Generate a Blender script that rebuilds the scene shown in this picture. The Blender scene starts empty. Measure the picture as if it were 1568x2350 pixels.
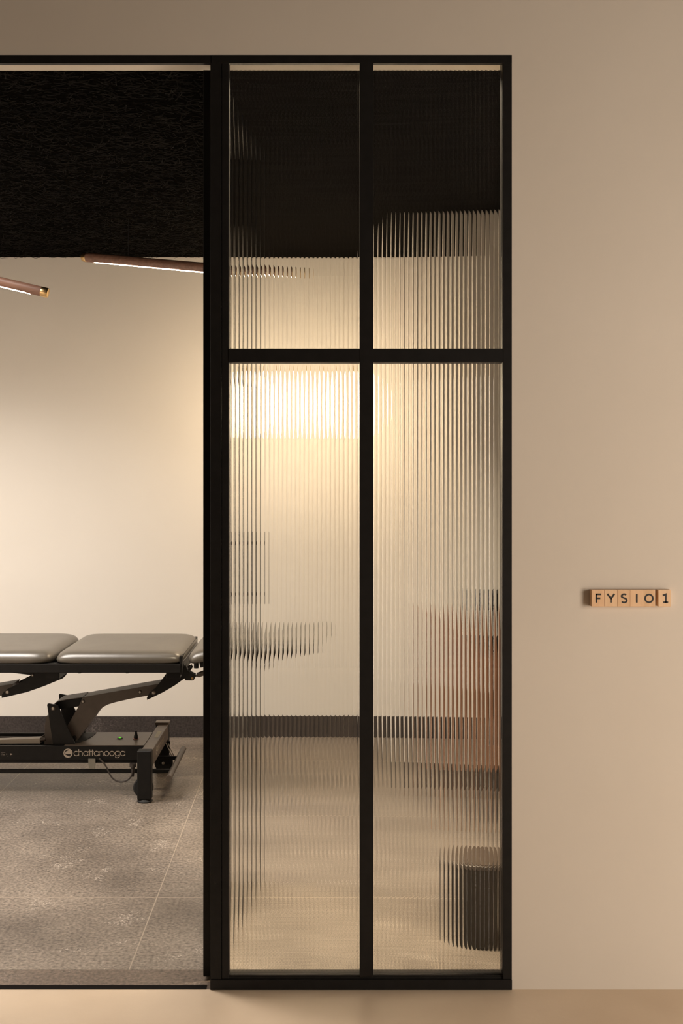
import bpy, bmesh, math, random
from mathutils import Vector, Matrix

# ------------------------------------------------------------------ camera, world, lights, exposure
S = bpy.context.scene
COL = S.collection
F, CX, HY, EYE, D0 = 2470.0, 725.0, 1110.0, 1.41, 3.0     # focal length (px), principal point, eye height, distance to partition

cam_d = bpy.data.cameras.new('camera')
cam = bpy.data.objects.new('camera', cam_d)
COL.objects.link(cam)
cam.location = (0, -D0, EYE)
cam.rotation_euler = (math.pi / 2, 0, 0)
cam_d.sensor_fit = 'AUTO'
cam_d.sensor_width = 36
cam_d.lens = 36 * F / 2350
cam_d.shift_x = (784 - CX) / 2350
cam_d.shift_y = -(1175 - HY) / 2350
cam_d.clip_start = 0.05
S.camera = cam

wd = bpy.data.worlds.new('world')
S.world = wd
wd.use_nodes = True
wd.node_tree.nodes['Background'].inputs[0].default_value = (1.0, 0.80, 0.60, 1)
wd.node_tree.nodes['Background'].inputs[1].default_value = 0.05

S.view_settings.view_transform = 'Standard'
S.view_settings.look = 'None'
S.view_settings.gamma = 1
S.view_settings.use_curve_mapping = False
S.view_settings.exposure = 0.0
S.cycles.max_bounces = 16
S.cycles.transmission_bounces = 12
S.cycles.transparent_max_bounces = 12
S.cycles.glossy_bounces = 6
S.cycles.diffuse_bounces = 6
S.cycles.sample_clamp_indirect = 6.0
S.cycles.blur_glossy = 0.3
S.cycles.use_denoising = True

LED_STRENGTH = 50.0
GLOBE_STRENGTH = 20.0
LED_COL = (1.0, 0.86, 0.70)
GLOBE_COL = (1.0, 0.78, 0.52)


def area_light(name, loc, target, sx, sy, power, color):
    d = bpy.data.lights.new(name, 'AREA')
    d.shape = 'RECTANGLE'
    d.size, d.size_y = sx, sy
    d.energy = power
    d.color = color
    o = bpy.data.objects.new(name, d)
    COL.objects.link(o)
    o.location = loc
    o.rotation_euler = (Vector(target) - Vector(loc)).to_track_quat('-Z', 'Y').to_euler()
    return o


# daylight from the glazed end of the hall on the right, 
area_light('hall_daylight', (3.3, -1.9, 1.1), (0.2, -0.6, 0.9), 1.5, 1.9, 155, (1.0, 0.87, 0.73))
# added fill light for the treatment room, out of view over the left half
area_light('room_fill_light', (-2.2, 1.15, 2.62), (-2.2, 1.15, 0), 1.6, 1.0, 84, (1.0, 0.92, 0.84)).data.spread = math.radians(140)
# added fill strip just inside the partition, hidden above its head, brightens the floor
area_light('room_fill_strip', (0.10, 0.20, 2.655), (0.10, 0.22, 0), 0.8, 0.08, 44, (1.0, 0.82, 0.58)).data.spread = math.radians(120)

R = random.Random(7)
PI = math.pi


def U(px, py, Z):
    """a point of the place at distance Z from the camera plane"""
    return Vector(((px - CX) / F * Z, Z - D0, EYE - (py - HY) / F * Z))


# ------------------------------------------------------------------ materials
def mat(name, col, rough=0.5, metal=0.0, spec=0.5, emit=None, es=0.0, coat=0.0):
    m = bpy.data.materials.new(name)
    m.use_nodes = True
    b = m.node_tree.nodes['Principled BSDF']
    b.inputs['Base Color'].default_value = (*col, 1)
    b.inputs['Roughness'].default_value = rough
    b.inputs['Metallic'].default_value = metal
    b.inputs['Specular IOR Level'].default_value = spec
    b.inputs['Coat Weight'].default_value = coat
    if emit:
        b.inputs['Emission Color'].default_value = (*emit, 1)
        b.inputs['Emission Strength'].default_value = es
    return m


def noise_mat(name, c1, c2, scale=5, detail=6, rough=0.6, stretch=(1, 1, 1), lo=0.35, hi=0.65, bump=0.0, bscale=None,
              metal=0.0, spec=0.5, distortion=0.0, rough2=None):
    m = mat(name, c1, rough, metal, spec)
    nt = m.node_tree
    N, L = nt.nodes, nt.links
    b = N['Principled BSDF']
    tc = N.new('ShaderNodeTexCoord')
    mp = N.new('ShaderNodeMapping')
    mp.inputs['Scale'].default_value = stretch
    L.new(tc.outputs['Object'], mp.inputs[0])
    n = N.new('ShaderNodeTexNoise')
    n.inputs['Scale'].default_value = scale
    n.inputs['Detail'].default_value = detail
    n.inputs['Distortion'].default_value = distortion
    L.new(mp.outputs[0], n.inputs['Vector'])
    r = N.new('ShaderNodeValToRGB')
    r.color_ramp.elements[0].position = lo
    r.color_ramp.elements[1].position = hi
    r.color_ramp.elements[0].color = (*c1, 1)
    r.color_ramp.elements[1].color = (*c2, 1)
    L.new(n.outputs['Fac'], r.inputs[0])
    L.new(r.outputs[0], b.inputs['Base Color'])
    if bump:
        n2 = N.new('ShaderNodeTexNoise')
        n2.inputs['Scale'].default_value = bscale or scale * 6
        n2.inputs['Detail'].default_value = 8
        L.new(mp.outputs[0], n2.inputs['Vector'])
        bp = N.new('ShaderNodeBump')
        bp.inputs['Strength'].default_value = bump
        bp.inputs['Distance'].default_value = 0.01
        L.new(n2.outputs['Fac'], bp.inputs['Height'])
        L.new(bp.outputs[0], b.inputs['Normal'])
    return m


def stone_mat(name, c1, c2, fleck, grout=None, tile=0.9, off=(0.0, 0.0), rough=0.5, amt=1.0):
    m = noise_mat(name, c1, c2, 2.6, 10, rough, lo=0.3, hi=0.72, bump=0.12, bscale=45)
    nt = m.node_tree
    N, L = nt.nodes, nt.links
    b = N['Principled BSDF']
    ramp = [n for n in N if n.type == 'VALTORGB'][0]
    tc = [n for n in N if n.type == 'TEX_COORD'][0]
    # fine grain
    g = N.new('ShaderNodeTexNoise')
    g.inputs['Scale'].default_value = 95
    g.inputs['Detail'].default_value = 6
    L.new(tc.outputs['Object'], g.inputs['Vector'])
    gm = N.new('ShaderNodeMapRange')
    gm.inputs[1].default_value = 0.3
    gm.inputs[2].default_value = 0.7
    gm.inputs[3].default_value = 0.5
    gm.inputs[4].default_value = 1.5
    L.new(g.outputs['Fac'], gm.inputs[0])
    mul = N.new('ShaderNodeMix')
    mul.data_type = 'RGBA'
    mul.blend_type = 'MULTIPLY'
    mul.inputs[0].default_value = 1
    L.new(ramp.outputs[0], mul.inputs[6])
    L.new(gm.outputs[0], mul.inputs[7])
    # light flecks, gathered in patches
    v = N.new('ShaderNodeTexNoise')
    v.inputs['Scale'].default_value = 120
    v.inputs['Detail'].default_value = 3
    v.inputs['Distortion'].default_value = 1.2
    L.new(tc.outputs['Object'], v.inputs['Vector'])
    v2 = N.new('ShaderNodeTexNoise')
    v2.inputs['Scale'].default_value = 7
    v2.inputs['Detail'].default_value = 4
    L.new(tc.outputs['Object'], v2.inputs['Vector'])
    ad = N.new('ShaderNodeMath')
    ad.operation = 'MULTIPLY'
    L.new(v.outputs['Fac'], ad.inputs[0])
    L.new(v2.outputs['Fac'], ad.inputs[1])
    fr = N.new('ShaderNodeMapRange')
    fr.inputs[1].default_value = 0.355
    fr.inputs[2].default_value = 0.42
    fr.inputs[4].default_value = 0.8 * amt
    L.new(ad.outputs[0], fr.inputs[0])
    mx = N.new('ShaderNodeMix')
    mx.data_type = 'RGBA'
    L.new(fr.outputs[0], mx.inputs[0])
    L.new(mul.outputs[2], mx.inputs[6])
    mx.inputs[7].default_value = (*fleck, 1)
    last = mx.outputs[2]
    if grout:
        sx = N.new('ShaderNodeSeparateXYZ')
        L.new(tc.outputs['Object'], sx.inputs[0])
        outs = []
        for k in (0, 1):
            a = N.new('ShaderNodeMath')
            a.operation = 'ADD'
            a.inputs[1].default_value = off[k] + 90
            L.new(sx.outputs[k], a.inputs[0])
            q = N.new('ShaderNodeMath')
            q.operation = 'MODULO'
            q.inputs[1].default_value = tile
            L.new(a.outputs[0], q.inputs[0])
            c = N.new('ShaderNodeMath')
            c.operation = 'LESS_THAN'
            c.inputs[1].default_value = 0.0034
            L.new(q.outputs[0], c.inputs[0])
            outs.append(c)
        mxx = N.new('ShaderNodeMath')
        mxx.operation = 'MAXIMUM'
        L.new(outs[0].outputs[0], mxx.inputs[0])
        L.new(outs[1].outputs[0], mxx.inputs[1])
        gx = N.new('ShaderNodeMix')
        gx.data_type = 'RGBA'
        L.new(mxx.outputs[0], gx.inputs[0])
        L.new(last, gx.inputs[6])
        gx.inputs[7].default_value = (*grout, 1)
        last = gx.outputs[2]
    L.new(last, b.inputs['Base Color'])
    return m


def glass_mat():
    m = bpy.data.materials.new('fluted_glass')
    m.use_nodes = True
    b = m.node_tree.nodes['Principled BSDF']
    b.inputs['Base Color'].default_value = (0.97, 0.975, 0.96, 1)
    b.inputs['Roughness'].default_value = 0.0
    b.inputs['IOR'].default_value = 1.5
    b.inputs['Transmission Weight'].default_value = 1.0
    return m


M = {
    'plaster': noise_mat('hall_plaster', (0.60, 0.535, 0.46), (0.635, 0.57, 0.495), 1.4, 8, 0.72, lo=0.3, hi=0.7, bump=0.05, bscale=22),
    'room_plaster': noise_mat('room_plaster', (0.74, 0.70, 0.645), (0.77, 0.73, 0.675), 1.2, 6, 0.75, bump=0.03, bscale=25),
    'hall_floor': noise_mat('poured_floor', (0.60, 0.465, 0.335), (0.70, 0.56, 0.415), 2.5, 9, 0.42, lo=0.3, hi=0.7, bump=0.04, bscale=60),
    'hall_dark': mat('hall_ceiling_paint', (0.05, 0.043, 0.036), 0.8),
    'stone': stone_mat('stone_tile', (0.13, 0.106, 0.086), (0.30, 0.25, 0.203), (0.62, 0.54, 0.46), (0.40, 0.33, 0.26), 0.9,
                       (0.5434, -1.564 + 0.0), 0.36),
    'base_stone': stone_mat('stone_skirting', (0.030, 0.025, 0.024), (0.055, 0.045, 0.042), (0.28, 0.25, 0.23), None, rough=0.45, amt=0.4),
    'sill_stone': stone_mat('stone_threshold', (0.12, 0.088, 0.066), (0.165, 0.124, 0.094), (0.36, 0.31, 0.27), None, rough=0.45, amt=0.6),
    'steel': noise_mat('black_powder_coat', (0.0085, 0.0075, 0.0068), (0.011, 0.0098, 0.009), 30, 3, 0.48, spec=0.22),
    'woodwool': noise_mat('black_wood_wool', (0.003, 0.0027, 0.0024), (0.008, 0.007, 0.006), 60, 8, 0.85, stretch=(1, 2.6, 1), bump=1.0, bscale=90, spec=0.0),
    'strand': noise_mat('black_wood_strand', (0.003, 0.0026, 0.0022), (0.010, 0.0085, 0.007), 14, 3, 0.8, spec=0.05),
    'glass': glass_mat(),
    'matte': mat('matte_black_track', (0.010, 0.008, 0.007), 0.9, 0.0, 0.05),
    'leather': noise_mat('taupe_leather', (0.080, 0.070, 0.056), (0.090, 0.079, 0.064), 18, 4, 0.33, bump=0.03, bscale=350, spec=0.8),
    'black': noise_mat('black_table_metal', (0.0055, 0.005, 0.0048), (0.008, 0.0073, 0.007), 40, 3, 0.5, spec=0.25),
    'bronze': noise_mat('bronze_grey_metal', (0.072, 0.055, 0.043), (0.082, 0.063, 0.050), 30, 3, 0.42, spec=0.5),
    'plate': noise_mat('dark_brown_plate', (0.11, 0.083, 0.064), (0.12, 0.092, 0.071), 25, 3, 0.38, spec=0.5),
    'chrome': mat('bolt_steel', (0.45, 0.42, 0.38), 0.3, 1.0),
    'rubber': mat('black_rubber', (0.012, 0.012, 0.012), 0.7),
    'print': mat('silver_print', (0.42, 0.36, 0.30), 0.5),
    'dimprint': mat('dim_print', (0.12, 0.105, 0.09), 0.5),
    'clip': mat('grey_clip', (0.20, 0.185, 0.155), 0.5),
    'rod': mat('aluminium_tube', (0.42, 0.37, 0.31), 0.4, 0.2),
    'cable': mat('grey_cable', (0.055, 0.045, 0.04), 0.5),
    'green': mat('green_lamp', (0.05, 0.3, 0.02), 0.4, emit=(0.2, 1.0, 0.05), es=0.6),
    'red': mat('red_ring', (0.22, 0.035, 0.015), 0.4),
    'label': mat('gold_label', (0.36, 0.31, 0.20), 0.45),
    'walnut': noise_mat('walnut', (0.17, 0.085, 0.055), (0.27, 0.14, 0.095), 9, 6, 0.5, stretch=(1, 9, 9), lo=0.3, hi=0.7),
    'brass': mat('brass', (0.72, 0.50, 0.24), 0.28, 1.0),
    'led': mat('led_diffuser', (0.9, 0.85, 0.8), 0.5, emit=LED_COL, es=LED_STRENGTH),
    'globe': mat('opal_glass_lit', (0.9, 0.85, 0.8), 0.4, emit=GLOBE_COL, es=GLOBE_STRENGTH),
    'tan': noise_mat('tan_leather', (0.135, 0.060, 0.032), (0.18, 0.082, 0.044), 12, 5, 0.45, bump=0.05, bscale=200),
    'oak': noise_mat('chair_wood', (0.28, 0.13, 0.06), (0.36, 0.18, 0.09), 8, 5, 0.45, stretch=(6, 6, 1)),
    'binlid': mat('bin_lid', (0.05, 0.033, 0.022), 0.5, 0.0),
    'ink': mat('black_ink', (0.008, 0.006, 0.006), 0.5),
}


def wood_tile_mat(name, c1, c2, seed):
    m = noise_mat(name, c1, c2, 14, 5, 0.55, stretch=(4.0, 1, 0.45), lo=0.3, hi=0.7, distortion=0.6)
    mp = [n for n in m.node_tree.nodes if n.type == 'MAPPING'][0]
    mp.inputs['Location'].default_value = (seed, seed * 0.7, seed * 1.3)
    return m


# ------------------------------------------------------------------ mesh helpers
def tag(o, label=None, cat=None, group=None, kind=None):
    if label: o['label'] = label
    if cat: o['category'] = cat
    if group: o['group'] = group
    if kind: o['kind'] = kind
    return o


def empty(name, loc, label=None, cat=None, group=None, kind=None):
    o = bpy.data.objects.new(name, None)
    o.empty_display_size = 0.05
    COL.objects.link(o)
    o.location = loc
    return tag(o, label, cat, group, kind)


def build(name, bm, m, parent=None, smooth=False, angle=None):
    """links a bmesh given in world coordinates as one object; under a parent it keeps its place"""
    bmesh.ops.recalc_face_normals(bm, faces=bm.faces)
    me = bpy.data.meshes.new(name)
    if parent is not None:
        bmesh.ops.translate(bm, verts=bm.verts, vec=-world_loc(parent))
    bm.to_mesh(me)
    bm.free()
    me.materials.append(m)
    if smooth:
        for p in me.polygons:
            p.use_smooth = True
        if angle is not None:
            me.set_sharp_from_angle(angle=angle)
    o = bpy.data.objects.new(name, me)
    COL.objects.link(o)
    if parent is not None:
        o.parent = parent
    return o


def world_loc(o):
    v = Vector(o.location)
    while o.parent is not None:
        o = o.parent
        v = v + Vector(o.location)
    return v


def box(bm, x0, x1, y0, y1, z0, z1, bevel=0.0, seg=2):
    r = bmesh.ops.create_cube(bm, size=1.0)
    vs = r['verts']
    for v in vs:
        v.co = Vector(((x0 + x1) / 2 + v.co.x * (x1 - x0), (y0 + y1) / 2 + v.co.y * (y1 - y0), (z0 + z1) / 2 + v.co.z * (z1 - z0)))
    if bevel:
        es = list({e for v in vs for e in v.link_edges})
        bmesh.ops.bevel(bm, geom=es, offset=bevel, segments=seg, affect='EDGES', profile=0.6)
    return bm


def NB():
    return bmesh.new()


def bx(x0, x1, y0, y1, z0, z1, bevel=0.0, seg=2):
    return box(NB(), x0, x1, y0, y1, z0, z1, bevel, seg)


def tube(bm, pts, r, n=16, caps=True):
    pts = [Vector(p) for p in pts]
    rs = r if isinstance(r, (list, tuple)) else [r] * len(pts)
    rings = []
    up = Vector((0, 0, 1))
    prev = None
    for i, p in enumerate(pts):
        a = pts[max(i - 1, 0)]
        c = pts[min(i + 1, len(pts) - 1)]
        t = (c - a).normalized()
        if prev is None:
            s = t.cross(up)
            if s.length < 1e-4: s = t.cross(Vector((1, 0, 0)))
            s.normalize()
        else:
            s = (prev - t * prev.dot(t)).normalized()
        prev = s
        w = t.cross(s)
        rings.append([bm.verts.new(p + (s * math.cos(2 * PI * k / n) + w * math.sin(2 * PI * k / n)) * rs[i]) for k in range(n)])
    for a, b in zip(rings, rings[1:]):
        for k in range(n):
            bm.faces.new((a[k], a[(k + 1) % n], b[(k + 1) % n], b[k]))
    if caps:
        bm.faces.new(rings[0][::-1])
        bm.faces.new(rings[-1])
    return bm


def prism(pts, y0, y1, bevel=0.0):
    """outline given as (x, z), extruded in depth from y0 to y1"""
    bm = NB()
    a = [bm.verts.new((x, y0, z)) for x, z in pts]
    b = [bm.verts.new((x, y1, z)) for x, z in pts]
    n = len(pts)
    f = [bm.faces.new(a), bm.faces.new(b[::-1])]
    for k in range(n):
        bm.faces.new((a[k], b[k], b[(k + 1) % n], a[(k + 1) % n]))
    if bevel:
        es = [e for ff in f for e in ff.edges]
        bmesh.ops.bevel(bm, geom=es, offset=bevel, segments=2, affect='EDGES', profile=0.6)
    return bm


def lathe(bm, prof, c, n=40):
    """profile of (radius, z) around the vertical axis through c"""
    rings = []
    for r, z in prof:
        rings.append([bm.verts.new((c[0] + r * math.cos(2 * PI * k / n), c[1] + r * math.sin(2 * PI * k / n), c[2] + z)) for k in range(n)])
    for a, b in zip(rings, rings[1:]):
        for k in range(n):
            bm.faces.new((a[k], a[(k + 1) % n], b[(k + 1) % n], b[k]))
    bm.faces.new(rings[0][::-1])
    bm.faces.new(rings[-1])
    return bm


def pxpoly(pts, Z, ox=0.0, oy=1400.0, k=3.2667):
    """outline read in a magnified crop, as (x, z) at distance Z"""
    out = []
    for x, y in pts:
        p = U(ox + x / k, oy + y / k, Z)
        out.append((p.x, p.z))
    return out


# ------------------------------------------------------------------ lettering out of strokes
def arc(cx, cy, r, a0, a1, n=18, ry=None):
    ry = r if ry is None else ry
    return [(cx + r * math.cos(math.radians(a0 + (a1 - a0) * k / n)), cy + ry * math.sin(math.radians(a0 + (a1 - a0) * k / n))) for k in range(n + 1)]


def stroke(bm, pts, w, O, Ux, Vy, Nn, t):
    """a pen stroke of width w along pts, raised by t from the plane through O"""
    P = [Vector(p) for p in pts]
    closed = (P[0] - P[-1]).length < 1e-6
    if closed: P = P[:-1]
    n = len(P)
    L, Rr = [], []
    for i, p in enumerate(P):
        a = P[(i - 1) % n] if (closed or i > 0) else None
        c = P[(i + 1) % n] if (closed or i < n - 1) else None
        d1 = (p - a).normalized() if a is not None else None
        d2 = (c - p).normalized() if c is not None else None
        if d1 is None: d1 = d2
        if d2 is None: d2 = d1
        n1 = Vector((-d1.y, d1.x))
        n2 = Vector((-d2.y, d2.x))
        m_ = (n1 + n2)
        m_ = m_.normalized() if m_.length > 1e-6 else n1
        k = 1 / max(0.5, m_.dot(n1))
        L.append(p + m_ * w / 2 * k)
        Rr.append(p - m_ * w / 2 * k)
    to = lambda q, h: O + Ux * q.x + Vy * q.y + Nn * h
    rows = [[bm.verts.new(to(q, h)) for q in side] for side, h in ((L, 0), (L, t), (Rr, t), (Rr, 0))]
    rng = range(n) if closed else range(n - 1)
    for i in rng:
        j = (i + 1) % n
        for a in range(4):
            b = (a + 1) % 4
            bm.faces.new((rows[a][i], rows[a][j], rows[b][j], rows[b][i]))
    if not closed:
        bm.faces.new([r[0] for r in rows])
        bm.faces.new([r[-1] for r in rows][::-1])


X = 0.36  # radius of the round lower-case letters, x-height = 0.72
LOW = {
    'c': (0.66, [arc(X, X, X, 48, 312, 22)]),
    'h': (0.66, [[(0, 0), (0, 1.05)], [(0, 0.38)] + arc(0.29, 0.42, 0.29, 180, 0, 14) + [(0.58, 0)]]),
    'a': (0.76, [arc(X, X, X, 0, 360, 26), [(2 * X, 0), (2 * X, 0.72)]]),
    't': (0.30, [[(0.14, 0), (0.14, 1.0)], [(-0.06, 0.70), (0.34, 0.70)]]),
    'n': (0.66, [[(0, 0), (0, 0.72)], [(0, 0.38)] + arc(0.29, 0.42, 0.29, 180, 0, 14) + [(0.58, 0)]]),
    'o': (0.74, [arc(X, X, X, 0, 360, 26)]),
    'g': (0.76, [arc(X, X, X, 0, 360, 26), [(2 * X, 0.72), (2 * X, 0.02)] + arc(X, 0.02, X, 0, -155, 14)]),
}


def word(bm, text, O, Ux, Vy, Nn, h, w=0.105, gap=0.13, t=0.0006):
    x = 0.0
    for ch in text:
        wd_, st = LOW[ch]
        for s in st:
            stroke(bm, [((x + a) * h, b * h) for a, b in s], w * h, O, Ux, Vy, Nn, t)
        x += wd_ + gap
    return x * h


def disc(bm, O, Ux, Vy, Nn, cx, cy, r, t, n=32, a0=0, a1=360, r2=0.0):
    pts = arc(cx, cy, r, a0, a1, n)
    if a1 - a0 == 360: pts = pts[:-1]
    lo = [bm.verts.new(O + Ux * a + Vy * b) for a, b in pts]
    hi = [bm.verts.new(O + Ux * a + Vy * b + Nn * t) for a, b in pts]
    bm.faces.new(hi)
    m = len(pts)
    for k in range(m):
        bm.faces.new((lo[k], lo[(k + 1) % m], hi[(k + 1) % m], hi[k]))


def poly_plate(bm, pts, O, Ux, Vy, Nn, t):
    lo = [bm.verts.new(O + Ux * a + Vy * b) for a, b in pts]
    hi = [bm.verts.new(O + Ux * a + Vy * b + Nn * t) for a, b in pts]
    bm.faces.new(hi)
    m = len(pts)
    for k in range(m):
        bm.faces.new((lo[k], lo[(k + 1) % m], hi[(k + 1) % m], hi[k]))


# ------------------------------------------------------------------ the setting
XR = 0.5466         # right edge of the opening
ZT = 2.605          # top of the opening
WT = 0.113          # thickness of the wall the partition stands in
XL0 = -1.32
bm = NB()
box(bm, XL0, XR, 0, WT, ZT, 3.0)
box(bm, XR, 3.4, 0, WT, 0, 3.0)
box(bm, -3.2, XL0, 0, WT, 0, 3.0)
bmesh.ops.remove_doubles(bm, verts=bm.verts, dist=1e-5)
tag(build('wall_front', bm, M['plaster']), kind='structure')

YB = 2.99
XJ, YJ = 0.595, 1.97
CEIL = 2.67
tag(build('wall_back', bx(-3.2, XJ, YB, YB + 0.1, 0, 2.9), M['room_plaster']), kind='structure')
tag(build('wall_corner', bx(XJ, 2.4, YJ, YB + 0.1, 0, 2.9), M['room_plaster']), kind='structure')
tag(build('wall_left', bx(-3.3, -3.2, 0, YB + 0.1, 0, 2.9), M['room_plaster']), kind='structure')
tag(build('wall_right', bx(2.4, 2.5, WT, YB + 0.1, 0, 2.9), M['room_plaster']), kind='structure')
tag(build('wall_hall_left', bx(-3.3, -3.2, -5.2, 0, 0, 3.0), M['plaster']), kind='structure')
tag(build('wall_hall_right', bx(3.4, 3.5, -5.2, WT, 0, 3.0), M['plaster']), kind='structure')
tag(build('wall_hall_back', bx(-3.3, 3.5, -5.3, -5.2, 0, 3.0), M['hall_dark']), kind='structure')
tag(build('ceiling_hall', bx(-3.3, 3.5, -5.3, WT, 3.0, 3.1), M['hall_dark']), kind='structure')
tag(build('floor_hall', bx(-3.3, 3.5, -5.3, 0.0, -0.1, 0.0), M['hall_floor']), kind='structure')
tag(build('floor', bx(-3.3, 2.5, 0.123, YB + 0.1, -0.1, 0.0), M['stone']), kind='structure')
tag(build('trim_1', bx(-3.3, 2.5, 0.0235, 0.123, -0.1, 0.0005), M['sill_stone']), kind='structure')        # stone threshold strip
tag(build('trim_2', bx(XL0, -0.306, 0.0, 0.0235, -0.1, 0.0015), M['matte']), kind='structure')              # black floor track
tag(build('trim_3', bx(-0.306, XR, 0.0, 0.0235, -0.1, 0.0), M['sill_stone']), kind='structure')

# black wood-wool ceiling: the boards and, on their face, the loose strands
bm = bx(-3.2, 2.4, WT, YB, CEIL, CEIL + 0.03)
for k in range(24000):
    x, y = R.uniform(-1.9, 1.5), R.uniform(WT + 0.04, YB - 0.015)
    a = R.gauss(0, 0.75)
    L_ = R.uniform(0.02, 0.065)
    w = R.uniform(0.0010, 0.0022)
    c = R.uniform(-9, 9)
    z0 = CEIL - R.uniform(0.0008, 0.0060)
    prev = None
    for s in range(5):
        dx, dy = math.cos(a), math.sin(a)
        zz = z0 + 0.004 * math.sin(s * 0.8 + k)
        zz = min(zz, CEIL + 0.001)
        q = (bm.verts.new((x - dy * w, min(y + dx * w, YB - 0.001), zz)), bm.verts.new((x + dy * w, min(y - dx * w, YB - 0.001), zz + 0.0008)))
        if prev: bm.faces.new((prev[0], prev[1], q[1], q[0]))
        prev = q
        x += dx * L_ / 4
        y += dy * L_ / 4
        a += c * L_ / 4
ceil_o = build('ceiling', bm, M['woodwool'])
ceil_o.data.materials.append(M['strand'])
for p in ceil_o.data.polygons:
    if p.index > 5: p.material_index = 1
tag(ceil_o, kind='structure')

# stone skirting
BB, BTH = 0.117, 0.012
tag(build('baseboard_back', bx(-3.2, XJ - BTH, YB - BTH, YB, 0, BB, 0.0015), M['base_stone']), kind='structure')
tag(build('baseboard_corner_side', bx(XJ - BTH, XJ, YJ - BTH, YB, 0, BB, 0.0015), M['base_stone']), kind='structure')
tag(build('baseboard_corner', bx(XJ, 2.4, YJ - BTH, YJ, 0, BB, 0.0015), M['base_stone']), kind='structure')
tag(build('baseboard_left', bx(-3.2, -3.2 + BTH, WT, YB - BTH, 0, BB, 0.0015), M['base_stone']), kind='structure')
tag(build('baseboard_right', bx(2.4 - BTH, 2.4, WT, YJ - BTH, 0, BB, 0.0015), M['base_stone']), kind='structure')


# ------------------------------------------------------------------ fluted glass partition
def fx(px): return (px - CX) / F * D0
def fz(py): return EYE - (py - HY) / F * D0


PITCH = 0.01247
DEPTH = 0.00086


def fluted(x0, x1, z0, z1, yf, phase, axis='x', back=1):
    """pane, flat on one face and with hollow flutes on the other"""
    bm = NB()
    k0 = math.ceil((x0 - phase) / PITCH - 1)
    xs = []
    nseg = 10
    k = k0
    cells = []
    while phase + k * PITCH < x1:
        a, b = max(x0, phase + k * PITCH), min(x1, phase + (k + 1) * PITCH)
        if b - a > 1e-5: cells.append((phase + k * PITCH, a, b))
        k += 1
    yb = yf + back * 0.0058
    def P(u, y, z): return (u, y, z) if axis == 'x' else (y, u, z)
    fl = [bm.verts.new(P(u, yf, z)) for u in (x0, x1) for z in (z0, z1)]
    bm.faces.new((fl[0], fl[1], fl[3], fl[2]))
    sharp = []
    last = None
    for c0, a, b in cells:
        for s in range(nseg + 1):
            u = a + (b - a) * s / nseg
            t = 2 * (u - c0) / PITCH - 1
            y = yb - back * DEPTH * (1 - t * t)
            if s == 0 and last is not None: continue
            q = (bm.verts.new(P(u, y, z0)), bm.verts.new(P(u, y, z1)))
            if last is not None:
                f = bm.faces.new((last[0], last[1], q[1], q[0]))
                f.smooth = True
            last = q
            if s == nseg: sharp.append(q)
            if s == 0: first = q
    bm.edges.ensure_lookup_table()
    # close the rim
    bm.faces.new((fl[0], first[0], first[1], fl[1]))
    bm.faces.new((fl[2], fl[3], last[1], last[0]))
    bot = [v for v in bm.verts if abs(v.co.z - z0) < 1e-7]
    top = [v for v in bm.verts if abs(v.co.z - z1) < 1e-7]
    key = (lambda v: v.co.x) if axis == 'x' else (lambda v: v.co.y)
    for vs, A, B in ((bot, fl[0], fl[2]), (top, fl[1], fl[3])):
        rest = sorted([v for v in vs if v not in (A, B)], key=key)
        bm.faces.new([A] + rest + [B])
    for q in sharp:
        e = bm.edges.get(q)
        if e: e.smooth = False
    return bm


win = empty('window_1', (0.1, 0, 0), 'black steel framed partition of four fluted glass panes', None, kind='structure')
xa, xb = fx(525), fx(1155)
m0, m1 = fx(826), fx(857)
t1, t0 = fz(800), fz(831)
zb = fz(2240)
# frame members
bm = NB()
box(bm, fx(483), fx(508), -0.001, 0.05, 0.029, ZT, 0.0008, 1)
box(bm, fx(509), xa, 0.0015, 0.048, 0.029, ZT, 0.0008, 1)
box(bm, xb, XR, -0.001, 0.05, 0.029, ZT, 0.0008, 1)
build('stile', bm, M['steel'], win)
bm = NB()
box(bm, XL0, fx(483) + 0.003, -0.001, 0.014, 2.582, ZT, 0.0006, 1)
box(bm, fx(483) + 0.003, XR, -0.0012, 0.014, 2.582, ZT, 0.0006, 1)
build('head_rail', bm, M['steel'], win)
bm = NB()
box(bm, fx(483), XR, -0.004, 0.05, 0.0, 0.0285, 0.0008, 1)
box(bm, xa - 0.01, xb + 0.01, 0.0035, 0.046, 0.028, 0.0345, 0.0005, 1)
box(bm, xa - 0.01, xb + 0.01, 0.0055, 0.044, 0.034, zb, 0.0005, 1)
build('bottom_rail', bm, M['steel'], win)
build('mullion', bx(m0, m1, -0.001, 0.05, zb - 0.002, ZT - 0.001, 0.0008, 1), M['steel'], win)
bm = NB()
box(bm, xa - 0.001, m0 + 0.001, 0.0, 0.045, t0, t1, 0.0008, 1)
box(bm, m1 - 0.001, xb + 0.001, 0.0, 0.045, t0, t1, 0.0008, 1)
build('transom', bm, M['steel'], win)
pl = (545.7 - CX) / F * 3.016
pr = (1021.8 - CX) / F * 3.016
for (a, b, ph) in ((xa + 0.0005, m0 + 0.004, pl), (m1 - 0.004, xb - 0.0015, pr)):
    for (c, d) in ((t1 - 0.004, 2.586), (zb - 0.003, t0 + 0.004)):
        build('glass_pane', fluted(a, b, c, d, 0.0155, ph), M['glass'], win)

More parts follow.
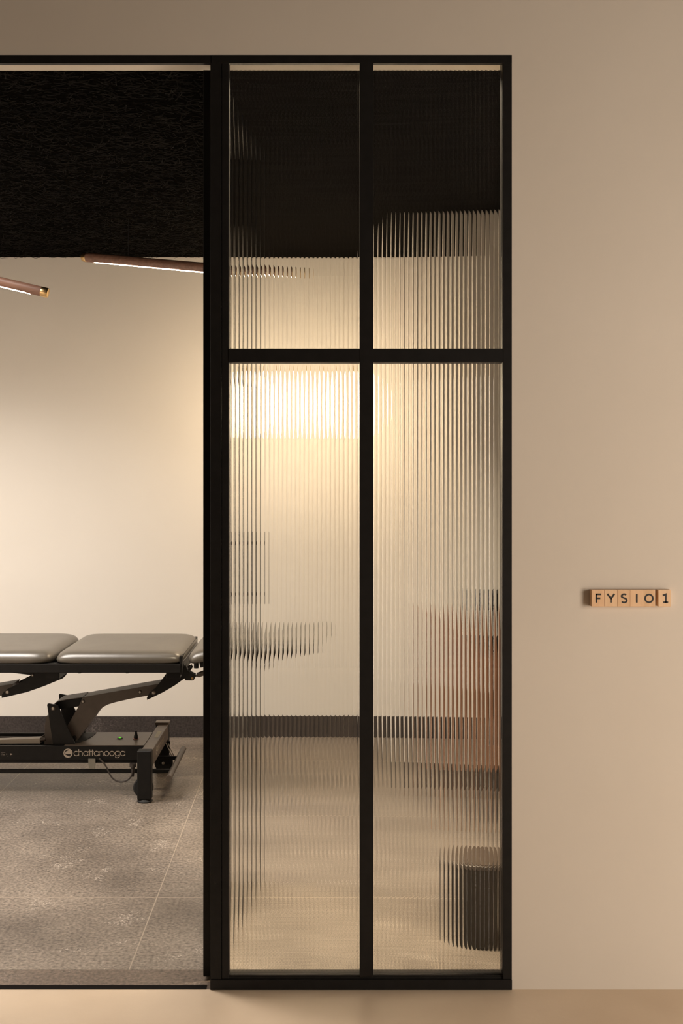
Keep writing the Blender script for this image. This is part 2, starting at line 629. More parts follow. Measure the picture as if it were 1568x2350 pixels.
# the hinged leaf, standing open at right angles into the room
door = empty('door_1', (-0.302, 0.5, 0), 'black steel framed glass door standing open into the room', None, kind='structure')
dx0, dx1 = -0.3200, -0.2870
dy0, dy1 = 0.057, 0.82
bm = NB()
box(bm, dx0, dx1, dy0, dy0 + 0.035, 0.010, 2.585, 0.0008, 1)
box(bm, dx0, dx1, dy1 - 0.035, dy1, 0.010, 2.585, 0.0008, 1)
box(bm, dx0, dx1, dy0 + 0.035, dy1 - 0.035, 0.010, 0.05)
box(bm, dx0, dx1, dy0 + 0.035, dy1 - 0.035, 2.55, 2.585)
box(bm, dx0, dx1, dy0 + 0.035, dy1 - 0.035, t0, t1)
build('leaf_frame', bm, M['steel'], door)
for (c, d) in ((0.048, t0 + 0.002), (t1 - 0.002, 2.552)):
    build('glass_pane', fluted(dy0 + 0.033, dy1 - 0.033, c, d, -0.306, 0, 'y'), M['glass'], door)
bm = NB()
tube(bm, [(-0.268, dy1 - 0.018, 0.985), (-0.268, dy1 - 0.018, 1.24)], 0.009, 12)
tube(bm, [(-0.268, dy1 - 0.018, 1.02), (-0.288, dy1 - 0.018, 1.02)], 0.006, 10)
tube(bm, [(-0.268, dy1 - 0.018, 1.20), (-0.288, dy1 - 0.018, 1.20)], 0.006, 10)
build('handle', bm, M['steel'], door, True, 0.6)

# ------------------------------------------------------------------ sign tiles
ZS = 2.978
sign_cols = [((0.66, 0.40, 0.22), (0.76, 0.50, 0.30)), ((0.68, 0.44, 0.25), (0.76, 0.52, 0.32)), ((0.62, 0.38, 0.20), (0.72, 0.47, 0.27)),
             ((0.68, 0.43, 0.24), (0.75, 0.50, 0.30)), ((0.62, 0.39, 0.21), (0.73, 0.48, 0.28)), ((0.66, 0.43, 0.24), (0.75, 0.51, 0.31))]
SG = {
    'F': [[(0.08, 0), (0.08, 1)], [(0.0, 0.94), (0.62, 0.94)], [(0.08, 0.50), (0.52, 0.50)]],
    'Y': [[(0.0, 1.0), (0.40, 0.45), (0.80, 1.0)], [(0.40, 0.50), (0.40, 0.0)]],
    'S': [arc(0.36, 0.74, 0.27, 35, 210, 12, 0.22) + arc(0.36, 0.26, 0.30, 60, -145, 14, 0.24)],
    'I': [[(0.1, 0), (0.1, 1)]],
    'O': [arc(0.47, 0.48, 0.44, 0, 360, 32)],
    '1': [[(0.02, 0.82), (0.36, 0.95), (0.36, 0.0)], [(0.08, 0.05), (0.62, 0.05)]],
}
kx = ZS / F
spots = [('F', 1359.0, 1368.0, 0), ('Y', 1388.5, 1395.0, 1), ('S', 1417.8, 1426.0, 2), ('I', 1447.0, 1460.5, 3), ('O', 1475.8, 1481.0, 4), ('1', 1512.0, 1522.0, 5)]
desc = {'F': 'black letter F at the left end of the word', 'Y': 'black letter Y between the F and S tiles',
        'S': 'black letter S between the Y and I tiles', 'I': 'black letter I between the S and O tiles',
        'O': 'black letter O ending the word', '1': 'black number 1 standing apart at the right end'}
for ch, px, gx, i in spots:
    x0 = (px - CX) * kx
    x1 = x0 + 29.1 * kx
    za, zc = EYE - (1392.3 - HY) * kx, EYE - (1354.0 - HY) * kx
    o = build('letter_tile', bx(x0, x1 - 0.0002, -0.020, -0.0002, za, zc, 0.0007, 2),
              wood_tile_mat('birch_' + 'abcdef'[i], *sign_cols[i], seed=i * 3.1))
    tag(o, 'pale wooden tile, %s' % desc[ch], 'sign tile', 'wooden sign tiles on the hall wall')
    bm = NB()
    h = 20.3 * kx
    zl = EYE - (1383.3 - HY) * kx
    for s in SG[ch]:
        stroke(bm, [(a * h, b * h) for a, b in s], 0.185 * h, Vector(((gx - CX) * kx, -0.020, zl)), Vector((1, 0, 0)), Vector((0, 0, 1)), Vector((0, -1, 0)), 0.0004)
    build('character', bm, M['ink'], o)

# ------------------------------------------------------------------ treatment table
TB = Vector((-1.15, 2.0, 0))
T = empty('treatment_table', TB, 'height-adjustable treatment table with taupe leather cushions on a black steel base', 'treatment table')


def cushion(x0, x1, y0, y1, z0, z1, tilt=0.0):
    bm = NB()
    nx, ny, nz = 30, 26, 8
    w, d, h = (x1 - x0) / 2, (y1 - y0) / 2, z1 - z0
    r = 0.052
    def pt(u, v, s):
        # u, v in -1..1 across the pad, s 0..1 round the side
        return None
    rows = []
    # side profile: inset from the rim and height
    prof = [(0.012, 0.0), (0.003, 0.006), (0.0, h * 0.30), (0.004, h * 0.52), (0.012, h * 0.72), (0.024, h * 0.86), (0.040, h * 0.945), (0.062, h * 0.985), (0.10, h)]
    n = 72
    def rim(inset, k):
        a = 2 * PI * k / n
        W, Dd = w - inset, d - inset
        e = 0.17
        c, s = math.cos(a), math.sin(a)
        return (math.copysign(abs(c) ** e, c) * W, math.copysign(abs(s) ** e, s) * Dd)
    for ins, z in prof:
        ring = []
        for k in range(n):
            x, y = rim(ins, k)
            # the leather pinches down a little at the four corners
            cc = (abs(x) / w) ** 8 * (abs(y) / d) ** 8
            ring.append(bm.verts.new((x, y, z - 0.010 * cc * (z / h) ** 2)))
        rows.append(ring)
    for a, b in zip(rows, rows[1:]):
        for k in range(n):
            bm.faces.new((a[k], a[(k + 1) % n], b[(k + 1) % n], b[k]))
    bm.faces.new(rows[0][::-1])
    for q, ins in enumerate((0.16, 0.22)):
        ring = [bm.verts.new((*rim(ins, k), h + 0.002 * (q + 1))) for k in range(n)]
        for k in range(n):
            bm.faces.new((rows[-1][k], rows[-1][(k + 1) % n], ring[(k + 1) % n], ring[k]))
        rows.append(ring)
    bm.faces.new(rows[-1])
    bmesh.ops.translate(bm, verts=bm.verts, vec=(w, d, 0))
    bmesh.ops.rotate(bm, verts=bm.verts, cent=(0, 0, 0), matrix=Matrix.Rotation(-tilt, 3, 'Y'))
    bmesh.ops.translate(bm, verts=bm.verts, vec=(x0, y0, z0))
    return bm


YN, YF = 1.70, 2.335
build('cushion', cushion(-2.02, -1.158, YN, YF, 0.621, 0.677), M['leather'], T, True, 1.0)
build('cushion', cushion(-1.148, -0.578, YN, YF, 0.621, 0.675), M['leather'], T, True, 1.0)
TILT = math.radians(11.5)
build('cushion', cushion(-0.562, -0.16, YN + 0.01, YF - 0.01, 0.614, 0.668, TILT), M['leather'], T, True, 1.0)
# upholstery frame
bm = NB()
box(bm, -2.02, -0.592, YN + 0.002, YN + 0.045, 0.583, 0.622, 0.003)
box(bm, -2.02, -0.592, YF - 0.045, YF - 0.012, 0.583, 0.622, 0.003)
for x in (-2.0, -1.2, -1.13, -0.63):
    box(bm, x, x + 0.035, YN + 0.04, YF - 0.04, 0.585, 0.612)
build('bed_frame', bm, M['black'], T)
build('end_plate', bx(-0.597, -0.585, YN + 0.012, YF - 0.012, 0.574, 0.655, 0.002), M['black'], T)
# head section carrier, slanted with the cushion
bm = NB()
box(bm, 0.05, 0.38, 0.03, 0.06, -0.024, 0.0, 0.002)
box(bm, 0.05, 0.38, 0.56, 0.59, -0.024, 0.0, 0.002)
box(bm, 0.30, 0.34, 0.05, 0.57, -0.024, 0.0, 0.002)
bmesh.ops.rotate(bm, verts=bm.verts, cent=(0, 0, 0), matrix=Matrix.Rotation(-TILT, 3, 'Y'))
bmesh.ops.translate(bm, verts=bm.verts, vec=(-0.562, YN, 0.614))
build('head_carrier', bm, M['black'], T)
c = U(450.5, 1528, 4.74)
build('peg', tube(NB(), [(c.x, c.y, c.z - 0.010), (c.x, c.y, c.z + 0.016)], 0.0105, 16), M['black'], T, True, 0.6)
# head hinge bracket and gas strut
build('hinge_bracket', prism(pxpoly([(500, 480), (600, 780), (760, 880), (930, 960), (940, 1060), (880, 1190), (800, 1215), (490, 1205), (480, 1090), (420, 1060), (300, 900)], 4.76, 400, 1500, 19.6), 1.76, 1.80, 0.001), M['black'], T)
c = U(441.5, 1556.5, 4.756)
build('bolt', tube(NB(), [(c.x, c.y - 0.004, c.z), (c.x, c.y + 0.006, c.z)], 0.0055, 14), M['brass'], T, True, 0.6)
a, b = U(447, 1552, 4.78), U(525, 1523, 4.78)
bm = NB()
tube(bm, [a, a.lerp(b, 0.06)], 0.004, 12)
tube(bm, [a.lerp(b, 0.06), a.lerp(b, 0.10), b], [0.006, 0.0112, 0.0112], 16)
build('gas_strut', bm, M['bronze'], T, True, 0.6)
# link between end plate and head cushion
a, b = U(432, 1538, 4.73), U(440, 1525, 4.73)
build('link', tube(NB(), [a, b], 0.003, 10), M['black'], T)


def lathe_y(bm, prof, c, n=28):
    """profile (radius, distance towards the viewer) around an axis pointing along -y"""
    rings = []
    for r, d in prof:
        rings.append([bm.verts.new((c.x + r * math.cos(2 * PI * k / n), c.y - d, c.z + r * math.sin(2 * PI * k / n))) for k in range(n)])
    for p, q in zip(rings, rings[1:]):
        for k in range(n):
            bm.faces.new((p[k], p[(k + 1) % n], q[(k + 1) % n], q[k]))
    bm.faces.new(rings[0][::-1])
    bm.faces.new(rings[-1])
    return bm


def bolt(px, py, Z, r=0.0105):
    c = U(px / 3.2667, 1400 + py / 3.2667, Z)
    b = lathe_y(NB(), [(r, 0), (r, 0.0025), (r * 0.86, 0.0035), (r * 0.80, 0.0015)], c)
    o = build('bolt', b, M['bronze'], T, True, 0.6)
    build('bolt_head', lathe_y(NB(), [(r * 0.55, 0), (r * 0.55, 0.0045), (r * 0.30, 0.005), (r * 0.28, 0.003)], c), M['chrome'], o, True, 0.6)


# lifting arms (two alike, the left one mostly out of sight)
ARM = [(455, 645), (500, 655), (620, 655), (680, 642), (940, 597), (1195, 562), (1180, 610), (1130, 640), (1105, 642), (980, 665), (870, 690), (810, 708), (775, 724), (745, 748), (722, 780),
       (640, 895), (570, 988), (520, 940), (498, 882), (545, 800), (590, 720), (600, 700), (440, 745), (430, 690), (410, 692)]
arm_main = [(620, 655), (680, 642), (940, 597), (1195, 552), (1180, 605), (1130, 640), (1105, 642), (980, 665), (870, 690), (810, 708), (775, 724), (745, 748), (722, 780),
            (640, 895), (570, 988), (520, 940), (498, 882), (545, 800), (590, 720)]
arm_link = [(412, 700), (440, 684), (500, 672), (622, 655), (590, 722), (520, 730), (440, 745)]
for dx in (0, -1097):
    o = build('lift_arm', prism(pxpoly([(x + dx, y) for x, y in arm_main], 4.94), 1.94, 2.055, 0.0015), M['bronze'], T)
    o2 = build('cross_link', prism(pxpoly([(x + dx, y) for x, y in arm_link], 4.96), 1.955, 2.055, 0.0015), M['black'], T)
    build('cover_plate', prism(pxpoly([(x + dx, y) for x, y in [(412, 696), (440, 680), (500, 668), (622, 651), (622, 656), (500, 673), (440, 686), (412, 702)]], 4.94), 1.938, 2.06), M['bronze'], o2)
UP = [(355, 712), (358, 702), (368, 700), (425, 711), (438, 716), (470, 800), (520, 905), (568, 1008), (400, 1012), (365, 775)]
up = pxpoly(UP, 4.90)
for dX in (0, -0.67):
    pts = [(x + dX, z) for x, z in up]
    for yy in (1.895, 2.117):
        build('upright', prism(pts, yy, yy + 0.010, 0.0012), M['black'], T)
    build('motor_mount', prism([(x + dX, z) for x, z in pxpoly([(348, 795), (370, 790), (400, 1000), (402, 1008), (332, 1008), (335, 860)], 4.96)], 1.96, 2.02, 0.002), M['bronze'], T)
    p = U(398 / 3.2667, 1400 + 738 / 3.2667, 4.9)
    build('axle', tube(NB(), [(p.x + dX, 1.904, p.z), (p.x + dX, 2.12, p.z)], 0.013, 20), M['black'], T, True, 0.6)
    p = U(560 / 3.2667, 1400 + 955 / 3.2667, 4.95)
    build('axle', tube(NB(), [(p.x + dX, 1.92, p.z), (p.x + dX, 2.09, p.z)], 0.012, 20), M['black'], T, True, 0.6)
# brackets under the bed
build('bracket', prism(pxpoly([(1252, 468), (1400, 466), (1412, 480), (1390, 510), (1372, 518), (1310, 565), (1220, 617), (1104, 673), (1102, 655), (1122, 620), (1168, 580), (1205, 535)], 4.90), 1.895, 1.905, 0.0012), M['black'], T)
build('bracket', prism(pxpoly([(1252, 468), (1400, 466), (1412, 480), (1390, 510), (1310, 565), (1220, 617), (1104, 673), (1102, 655), (1122, 620), (1168, 580), (1205, 535)], 4.90), 2.09, 2.10, 0.0012), M['black'], T)
lb = pxpoly([(80, 468), (505, 468), (492, 492), (470, 512), (330, 570), (200, 615), (15, 658), (14, 635), (30, 612), (60, 590), (140, 550), (240, 490), (232, 484)], 4.90)
build('bracket', prism(lb, 1.895, 1.905, 0.0012), M['black'], T)
build('bracket', prism(lb, 2.09, 2.10, 0.0012), M['black'], T)
build('cross_tube', bx(-1.19, -1.13, 1.74, 2.30, 0.55, 0.585, 0.003), M['black'], T)
build('cross_tube', bx(-0.66, -0.60, 1.74, 2.30, 0.55, 0.585, 0.003), M['black'], T)
for p in ((398, 738, 4.895), (1152, 620, 4.895), (55, 615, 4.895)): bolt(*p)
for p in ((623, 686, 4.94), (1050, 615, 4.94)): bolt(*p, 0.0085)
bolt(245, 488, 4.895, 0.0065)
for px in (598, 955):
    c = U(px / 3.2667, 1400 + 470 / 3.2667, 4.73)
    build('screw', tube(NB(), [(c.x, c.y, c.z - 0.002), (c.x, c.y, c.z + 0.006)], 0.007, 12), M['black'], T)

# base: spine rails, plate, cross beams, legs
BX0 = -2.0
bm = NB()
box(bm, BX0, -0.775, 1.87, 1.888, 0.160, 0.223, 0.0015)
box(bm, BX0, -0.775, 2.117, 2.135, 0.160, 0.223, 0.0015)
box(bm, BX0, -0.775, 1.885, 2.12, 0.143, 0.162)
build('base_spine', bm, M['black'], T)
plate = build('base_plate', bx(-1.14, -0.778, 1.874, 2.133, 0.2225, 0.2255, 0.001), M['plate'], T)
# bellows opening: a black half disc standing round the foot of the arm
c = U(570 / 3.2667, 1400 + 935 / 3.2667, 5.0)
bm = NB()
n = 28
vs = []
O = Vector((-1.135, 1.893, 0.2262))
poly_plate(bm, [(0.0, 0.0)] + [(0.012 + 0.080 * math.sin(PI / 2 * k / n) ** 0.9, 0.004 + 0.222 * (1 - math.cos(PI / 2 * k / n))) for k in range(n + 1)] + [(0.0, 0.226)],
           O, Vector((1, 0, 0)), Vector((0, 1, 0)), Vector((0, 0, 1)), 0.0015)
build('bellows', bm, M['rubber'], plate)
p = U(900 / 3.2667, 1400 + 965 / 3.2667, 5.0)
o = build('indicator', lathe(NB(), [(0.0125, 0), (0.0125, 0.003), (0.009, 0.004)], (p.x, p.y, 0.2255), 24), M['rubber'], plate, True, 0.6)
build('lens', lathe(NB(), [(0.0075, 0.0035), (0.006, 0.006), (0.002, 0.0068)], (p.x, p.y, 0.2255), 20), M['green'], o, True, 0.9)
p = U(1020 / 3.2667, 1400 + 970 / 3.2667, 5.0)
o = build('switch', lathe(NB(), [(0.0155, 0), (0.0155, 0.0015), (0.010, 0.002)], (p.x, p.y, 0.2255), 24), M['red'], plate, True, 0.6)
build('knob', lathe(NB(), [(0.0095, 0.001), (0.0098, 0.010), (0.0085, 0.016), (0.0065, 0.022), (0.005, 0.030), (0.0052, 0.036), (0.003, 0.038)], (p.x, p.y, 0.2255), 20), M['black'], o, True, 0.7)
build('actuator', prism(pxpoly([(-400, 985), (0, 972), (303, 959), (303, 1000), (-400, 1003)], 4.96), 1.955, 1.995, 0.002), M['rod'], T)
bm = NB()
c = U(318 / 3.2667, 1400 + 965 / 3.2667, 4.965)
tube(bm, [(c.x - 0.012, c.y, c.z - 0.005), (c.x + 0.016, c.y, c.z)], 0.010, 12)
tube(bm, [c + Vector((0.004, -0.01, 0.012)), c + Vector((0.010, 0.0, 0.018)), c + Vector((0.022, 0.01, 0.008))], 0.004, 10)
build('actuator_fork', bm, M['bronze'], T, True, 0.7)
bm = NB()
tube(bm, [(-2.0, 2.05, 0.228), (-1.75, 2.06, 0.224), (-1.5, 2.07, 0.216), (-1.24, 2.07, 0.214)], 0.005, 10)
build('hose', bm, M['cable'], T, True)

for X0 in (-0.790, -1.99):
    build('cross_beam', bx(X0 + 0.012, X0 + 0.062, 1.79, 2.315, 0.150, 0.2235, 0.003), M['plate'] if X0 > -1 else M['black'], T)
    for Y0, Y1 in ((1.752, 1.80), (2.305, 2.353)):
        lg = build('leg', bx(X0, X0 + 0.063, Y0, Y1, 0.012, 0.229, 0.006, 3), M['black'], T)
        cx_, cy_ = X0 + 0.0315, (Y0 + Y1) / 2
        build('foot', lathe(NB(), [(0.030, 0.0), (0.0335, 0.002), (0.0335, 0.006), (0.026, 0.010), (0.024, 0.013)], (cx_, cy_, 0.0), 28), M['rubber'], lg, True, 0.7)
# cap on the far leg
build('leg_cap', bx(-0.7925, -0.7245, 2.30, 2.356, 0.221, 0.2345, 0.003), M['plate'], T)
# lettering on the spine
u, v, nn = Vector((1, 0, 0)), Vector((0, 0, 1)), Vector((0, -1, 0))
k = 4.87 / F
O = U(169.6, 1734.5, 4.868)
O.y = 1.8695
bm = NB()
hh = 14.2 * k
word(bm, 'chattanooga', O, u, v, nn, hh, 0.105, 0.118, 0.0005)
build('lettering', bm, M['print'], T)
bm = NB()
disc(bm, O, u, v, nn, 103.2 * k, 12.0 * k, 1.1 * k, 0.0004, 14)
build('registered_mark', bm, M['dimprint'], T)
# round emblem: disc with a dark sickle cut out
bm = NB()
ec = (-13.7 * k, 5.9 * k)
er = 10.5 * k
disc(bm, O, u, v, nn, ec[0], ec[1], er, 0.0004, 40)
emb = build('emblem', bm, M['print'], T)
bm = NB()
O2 = O + nn * 0.0004
sick = [(0.10, 0.84), (0.10, 0.62), (-0.35, 0.42), (-0.72, 0.05), (-0.55, -0.12), (0.0, -0.20), (0.60, -0.18), (0.50, -0.72), (0.10, -0.62), (-0.45, -0.38), (-0.80, -0.10), (-0.74, 0.30), (-0.45, 0.64)]
poly_plate(bm, [(ec[0] + a * er, ec[1] + b * er) for a, b in sick], O2, u, v, nn, 0.0003)
build('emblem_cutout', bm, M['ink'], emb)
# small sticker print further left
bm = NB()
Ob = U(2, 1731, 4.868); Ob.y = 1.8695
for (a, b, c_, d) in ((0, 3, 10, 4), (0, -4, 10, -3), (1, -1, 4, 1.5), (5, -2, 9, 0), (12, -1.5, 14, 1.5), (15, -5, 16, -4)):
    poly_plate(bm, [(a * k, b * k), (c_ * k, b * k), (c_ * k, d * k), (a * k, d * k)], Ob, u, v, nn, 0.0003)
build('sticker', bm, M['dimprint'], T)
bm = NB()
poly_plate(bm, [(22 * k, -2 * k), (27 * k, 0), (22 * k, 2 * k)], Ob, u, v, nn, 0.0003)
build('arrow_mark', bm, M['print'], T)
# gold label on top and lettering on the outer face of the cross beam
build('type_label', bx(-0.757, -0.738, 2.03, 2.16, 0.2233, 0.2239), M['label'], T)
bm = NB()
Oc = Vector((-0.7278, 1.945, 0.180))
uc, vc, nc = Vector((0, 1, 0)), Vector((0, 0, 1)), Vector((1, 0, 0))
word(bm, 'chattanooga', Oc, uc, vc, nc, 0.026, 0.12, 0.118, 0.0006)
build('lettering', bm, M['print'], T)
bm = NB()
disc(bm, Oc, uc, vc, nc, -0.026, 0.011, 0.0195, 0.0006, 32)
emb2 = build('emblem', bm, M['print'], T)
bm = NB()
poly_plate(bm, [(-0.026 + a * 0.0195, 0.011 + b * 0.0195) for a, b in sick], Oc + nc * 0.0006, uc, vc, nc, 0.0003)
build('emblem_cutout', bm, M['ink'], emb2)
# foot bar and its rods
FB = -0.654
bm = tube(NB(), [(FB, 1.785, 0.100), (FB, 1.80, 0.100), (FB, 2.31, 0.100), (FB, 2.32, 0.100)], 0.0135, 24)
build('foot_bar', bm, M['bronze'], T, True, 0.7)
for yy in (1.906, 2.144):
    build('rod', bx(-2.0, FB - 0.004, yy - 0.009, yy + 0.009, 0.092, 0.109, 0.002), M['black'], T)
# hangers that carry the rods from the spine
for xx in (-1.75,):
    for yy in (1.906, 2.144):
        build('hanger', bx(xx, xx + 0.03, yy - 0.011, yy - 0.008, 0.09, 0.15), M['black'], T)
cl = pxpoly([(660, 1118), (713, 1118), (713, 1150), (709, 1190), (668, 1190), (661, 1150)], 4.86)
build('cable_clip', prism(cl, 1.864, 1.872, 0.001), M['clip'], T)
# power lead
Zc = 4.86
pts = [U(x / 3.2667, 1400 + y / 3.2667, Zc) for x, y in ((742, 1112), (765, 1132), (795, 1172), (815, 1215), (835, 1250), (865, 1277), (905, 1288), (945, 1280), (975, 1258), (992, 1225), (995, 1195))]
sm = []
for i in range(len(pts) - 1):
    a, b_, c_, d = pts[max(i - 1, 0)], pts[i], pts[i + 1], pts[min(i + 2, len(pts) - 1)]
    for s in range(5):
        t = s / 5
        sm.append(0.5 * ((2 * b_) + (c_ - a) * t + (2 * a - 5 * b_ + 4 * c_ - d) * t * t + (3 * b_ - a - 3 * c_ + d) * t ** 3))
sm.append(pts[-1])
cab = build('power_lead', tube(NB(), sm, 0.0036, 12), M['cable'], T, True)
bm = NB()
c = U(994 / 3.2667, 1400, Zc)
lathe(bm, [(0.005, 0.085), (0.0065, 0.10), (0.009, 0.128), (0.015, 0.130), (0.015, 0.145)], (c.x, c.y + 0.008, 0), 20)
build('plug', bm, M['cable'], cab, True, 0.6)


# castors
def caster(x, y):
    o = build('castor', lathe_y(NB(), [(0.030, -0.011), (0.040, -0.011), (0.045, -0.007), (0.045, 0.007), (0.040, 0.011), (0.030, 0.011)], Vector((x, y, 0.046)), 36), M['rubber'], T, True, 0.6)
    build('fork', prism([(x - 0.022, 0.04), (x + 0.022, 0.04), (x + 0.030, 0.10), (x + 0.034, 0.152), (x - 0.008, 0.152)], y - 0.018, y - 0.014, 0.0008), M['black'], o)
    build('hub', lathe_y(NB(), [(0.007, 0), (0.007, 0.020), (0.004, 0.022)], Vector((x, y, 0.046)), 16), M['chrome'], o, True, 0.6)


caster(-0.775, 1.835)
caster(-0.745, 2.27)
caster(-1.94, 1.835)
caster(-1.94, 2.27)
# spring mechanism by the far castor
bm = NB()
a, b = Vector((-0.728, 2.225, 0.150)), Vector((-0.70, 2.23, 0.085))
tube(bm, [a, b], 0.0022, 8)
tube(bm, [a + Vector((0.010, 0, 0)), b + Vector((0.008, 0, 0.004))], 0.0022, 8)
tube(bm, [b + Vector((-0.01, 0, -0.012)), b + Vector((0.012, 0, 0.0))], 0.006, 12)
build('castor_spring', bm, M['chrome'], T, True, 0.7)


# ------------------------------------------------------------------ lamps
def tube_lamp(A, B, label, wires, cap=0.034):
    A, B = Vector(A), Vector(B)
    o = empty('tube_pendant_lamp', (A + B) / 2, label, 'lamp', 'wooden tube lamps hanging under the black ceiling')
    t = (B - A).normalized()
    r = 0.0225
    build('wooden_tube', tube(NB(), [A, B], r, 32), M['walnut'], o, True, 0.7)
    for P, s in ((A, -1), (B, 1)):
        build('brass_cap', tube(NB(), [P - t * s * 0.001, P + t * s * 0.004, P + t * s * (cap - 0.008), P + t * s * (cap - 0.002), P + t * s * cap], [r * 0.985, r * 1.01, r * 1.01, r * 0.90, r * 0.6], 32), M['brass'], o, True, 0.7)
    # light slot along the underside, with round ends
    side = t.cross(Vector((0, 0, 1))).normalized()
    if side.y > 0: side = -side         # towards the hall
    dn = -(side.cross(t)).normalized()
    if dn.z > 0: dn = -dn
    bm = NB()
    L_ = (B - A).length
    n, m_ = 40, 8
    rows = []
    for i in range(n + 1):
        f = i / n
        d = 0.045 + (L_ - 0.09) * f
        e = min(d - 0.045, L_ - 0.045 - d)
        hw = 0.36 * math.sqrt(max(0.0, 1 - max(0.0, 1 - e / 0.02) ** 2)) + 0.02
        row = []
        for j in range(m_ + 1):
            a = 0.05 + hw * (2 * j / m_ - 1)
            row.append(bm.verts.new(A + t * d + (dn * math.cos(a) + side * math.sin(a)) * (r + 0.0007)))
        rows.append(row)
    for p, q in zip(rows, rows[1:]):
        for j in range(m_):
            bm.faces.new((p[j], p[j + 1], q[j + 1], q[j]))
    d_ = build('light_strip', bm, M['led'], o, True)
    for f in wires:
        P = A.lerp(B, f)
        w = build('suspension_wire', tube(NB(), [(P.x, P.y, P.z + r - 0.002), (P.x, P.y, CEIL)], 0.0014, 8), M['black'], o)
    return o


tube_lamp(U(202, 591, 5.3), U(596, 625.5, 4.63), 'wooden tube lamp with brass end hanging just under the ceiling beside the partition frame', (0.26, 0.80))
tube_lamp(U(-450, 541, 4.9), U(95, 669, 4.9), 'wooden tube lamp with brass end sloping down from the left edge of the photo', (0.3, 0.62))

# opal globe pendant
gc = U(690, 929, 5.42)
GL = empty('globe_pendant_lamp', (gc.x, gc.y, gc.z), 'glowing opal globe lamp hanging behind the fluted glass', 'lamp')
bm = NB()
bmesh.ops.create_uvsphere(bm, u_segments=40, v_segments=24, radius=0.160)
bmesh.ops.scale(bm, vec=(1.12, 1.12, 1.06), verts=bm.verts)
bmesh.ops.translate(bm, verts=bm.verts, vec=gc)
build('globe', bm, M['globe'], GL, True)
build('collar', lathe(NB(), [(0.035, 0.160), (0.035, 0.185), (0.008, 0.20)], gc, 28), M['brass'], GL, True, 0.6)
build('cord', tube(NB(), [(gc.x, gc.y, gc.z + 0.195), (gc.x, gc.y, CEIL)], 0.0018, 10), M['black'], GL, True, 0.7)

# ------------------------------------------------------------------ bin behind the glass
bc = Vector(((1101 - CX) / F * 3.335, 0.335, 0))
BN = empty('waste_bin', bc, 'round black waste bin with brown lid on the floor behind the glass', 'bin')
build('body', lathe(NB(), [(0.080, 0.0), (0.084, 0.004), (0.088, 0.12), (0.090, 0.245)], bc, 56), M['matte'], BN, True, 0.7)
build('rim', lathe(NB(), [(0.0905, 0.243), (0.0915, 0.248), (0.0905, 0.254), (0.088, 0.256)], bc, 56), M['bronze'], BN, True, 0.7)
build('lid', lathe(NB(), [(0.088, 0.254), (0.086, 0.2585), (0.050, 0.261), (0.01, 0.262)], bc, 56), M['binlid'], BN, True, 0.7)

# ------------------------------------------------------------------ tan armchair, seen only through the flutes
AC = Vector((0.885, 1.60, 0))
CH = empty('armchair', AC, 'tan leather armchair with black seat standing behind the right glass pane', 'chair')
# shell: U in plan, open to the right (+x), high at the back and sloping down along the arms
bm = NB()
n = 48
inner, outer = [], []
for i in range(n + 1):
    f = i / n * 2 - 1            # -1 .. 1 from one arm end round the back to the other
    s = abs(f)
    if s < 0.5:                  # rounded back
        a = PI + f * PI          # from -y side to +y side around x = -0.29
        cx_, cy_ = math.cos(f * PI), math.sin(f * PI)
        x, y = -0.035 - 0.245 * max(cx_, 0) ** 0.55, 0.27 * math.copysign(abs(cy_) ** 0.6, cy_)
        arm_t = 0.0
    else:
        x, y = -0.035 + (s - 0.5) * 2 * 0.02, math.copysign(0.27, f)
    th = 0.045
    dirn = Vector((x * 1.2, y, 0)).normalized() if s < 0.5 else Vector((0, math.copysign(1, f), 0))
    tt = (x + 0.28) / 0.265
    zt = 0.885 - 0.19 * max(0, tt) ** 1.1
    zb_ = 0.235 + 0.03 * tt
    outer.append((AC + Vector((x, y, 0)), zb_, zt))
    inner.append((AC + Vector((x, y, 0)) - dirn * th, zb_ + 0.01, zt - 0.004))
ov = [[bm.verts.new((p.x, p.y, z)) for z in (zb_, zb_ + (zt - zb_) * 0.5, zt - 0.02, zt - 0.005)] for p, zb_, zt in outer]
iv = [[bm.verts.new((p.x, p.y, z)) for z in (zb_, zb_ + (zt - zb_) * 0.5, zt - 0.02, zt - 0.005)] for p, zb_, zt in inner]
tp = [bm.verts.new((*(((a[0] + b[0]) / 2).xy), a[2] + 0.004)) for a, b in zip(outer, inner)]
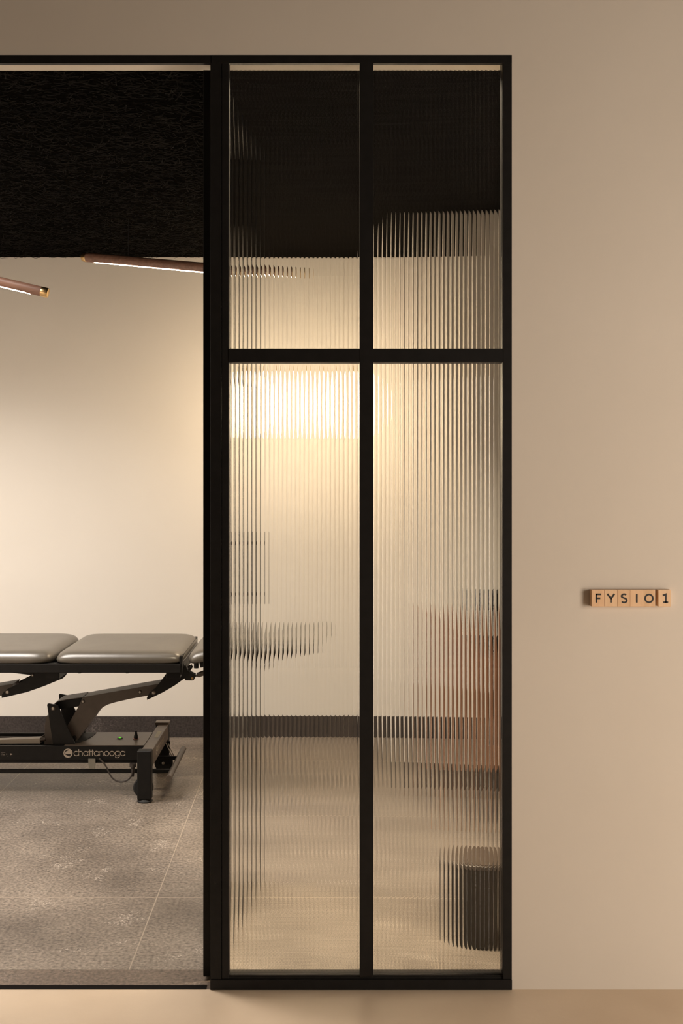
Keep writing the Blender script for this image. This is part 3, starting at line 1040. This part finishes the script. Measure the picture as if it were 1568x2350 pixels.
for i in range(n):
    for k_ in range(3):
        bm.faces.new((ov[i][k_], ov[i + 1][k_], ov[i + 1][k_ + 1], ov[i][k_ + 1]))
        bm.faces.new((iv[i][k_ + 1], iv[i + 1][k_ + 1], iv[i + 1][k_], iv[i][k_]))
    bm.faces.new((ov[i][3], ov[i + 1][3], tp[i + 1], tp[i]))
    bm.faces.new((tp[i], tp[i + 1], iv[i + 1][3], iv[i][3]))
    bm.faces.new((iv[i][0], iv[i + 1][0], ov[i + 1][0], ov[i][0]))
for e in (0, n):
    bm.faces.new([ov[e][0], ov[e][1], ov[e][2], ov[e][3], tp[e], iv[e][3], iv[e][2], iv[e][1], iv[e][0]])
build('shell', bm, M['tan'], CH, True, 0.9)
build('seat', bx(AC.x - 0.20, AC.x + 0.30, AC.y - 0.215, AC.y + 0.215, 0.33, 0.47, 0.03, 4), M['ink'], CH, True, 0.9)
build('back_pad', bx(AC.x - 0.225, AC.x - 0.12, AC.y - 0.19, AC.y + 0.19, 0.47, 0.80, 0.03, 4), M['ink'], CH, True, 0.9)
build('armrest_pad', bx(AC.x - 0.015, AC.x + 0.30, AC.y - 0.27, AC.y - 0.22, 0.47, 0.72, 0.015, 3), M['ink'], CH, True, 0.9)
build('armrest_pad', bx(AC.x - 0.015, AC.x + 0.30, AC.y + 0.22, AC.y + 0.27, 0.47, 0.72, 0.015, 3), M['ink'], CH, True, 0.9)
build('underframe', bx(AC.x - 0.22, AC.x + 0.28, AC.y - 0.22, AC.y + 0.22, 0.24, 0.33, 0.01, 2), M['oak'], CH)
for sx in (-1, 1):
    for sy in (-1, 1):
        build('leg', tube(NB(), [(AC.x + sx * 0.17 + 0.03, AC.y + sy * 0.17, 0.26), (AC.x + sx * 0.26 + 0.03, AC.y + sy * 0.24, 0.0)], [0.020, 0.012], 16), M['oak'], CH, True, 0.7)

# black wall shelf on the projecting wall
xs0 = (1178 - CX) / F * 4.85
tag(build('wall_shelf', bx(xs0, xs0 + 0.75, YJ - 0.16, YJ, 0.838, 0.918, 0.003), M['steel']), 'long black shelf fixed to the wall above the armchair', 'shelf')
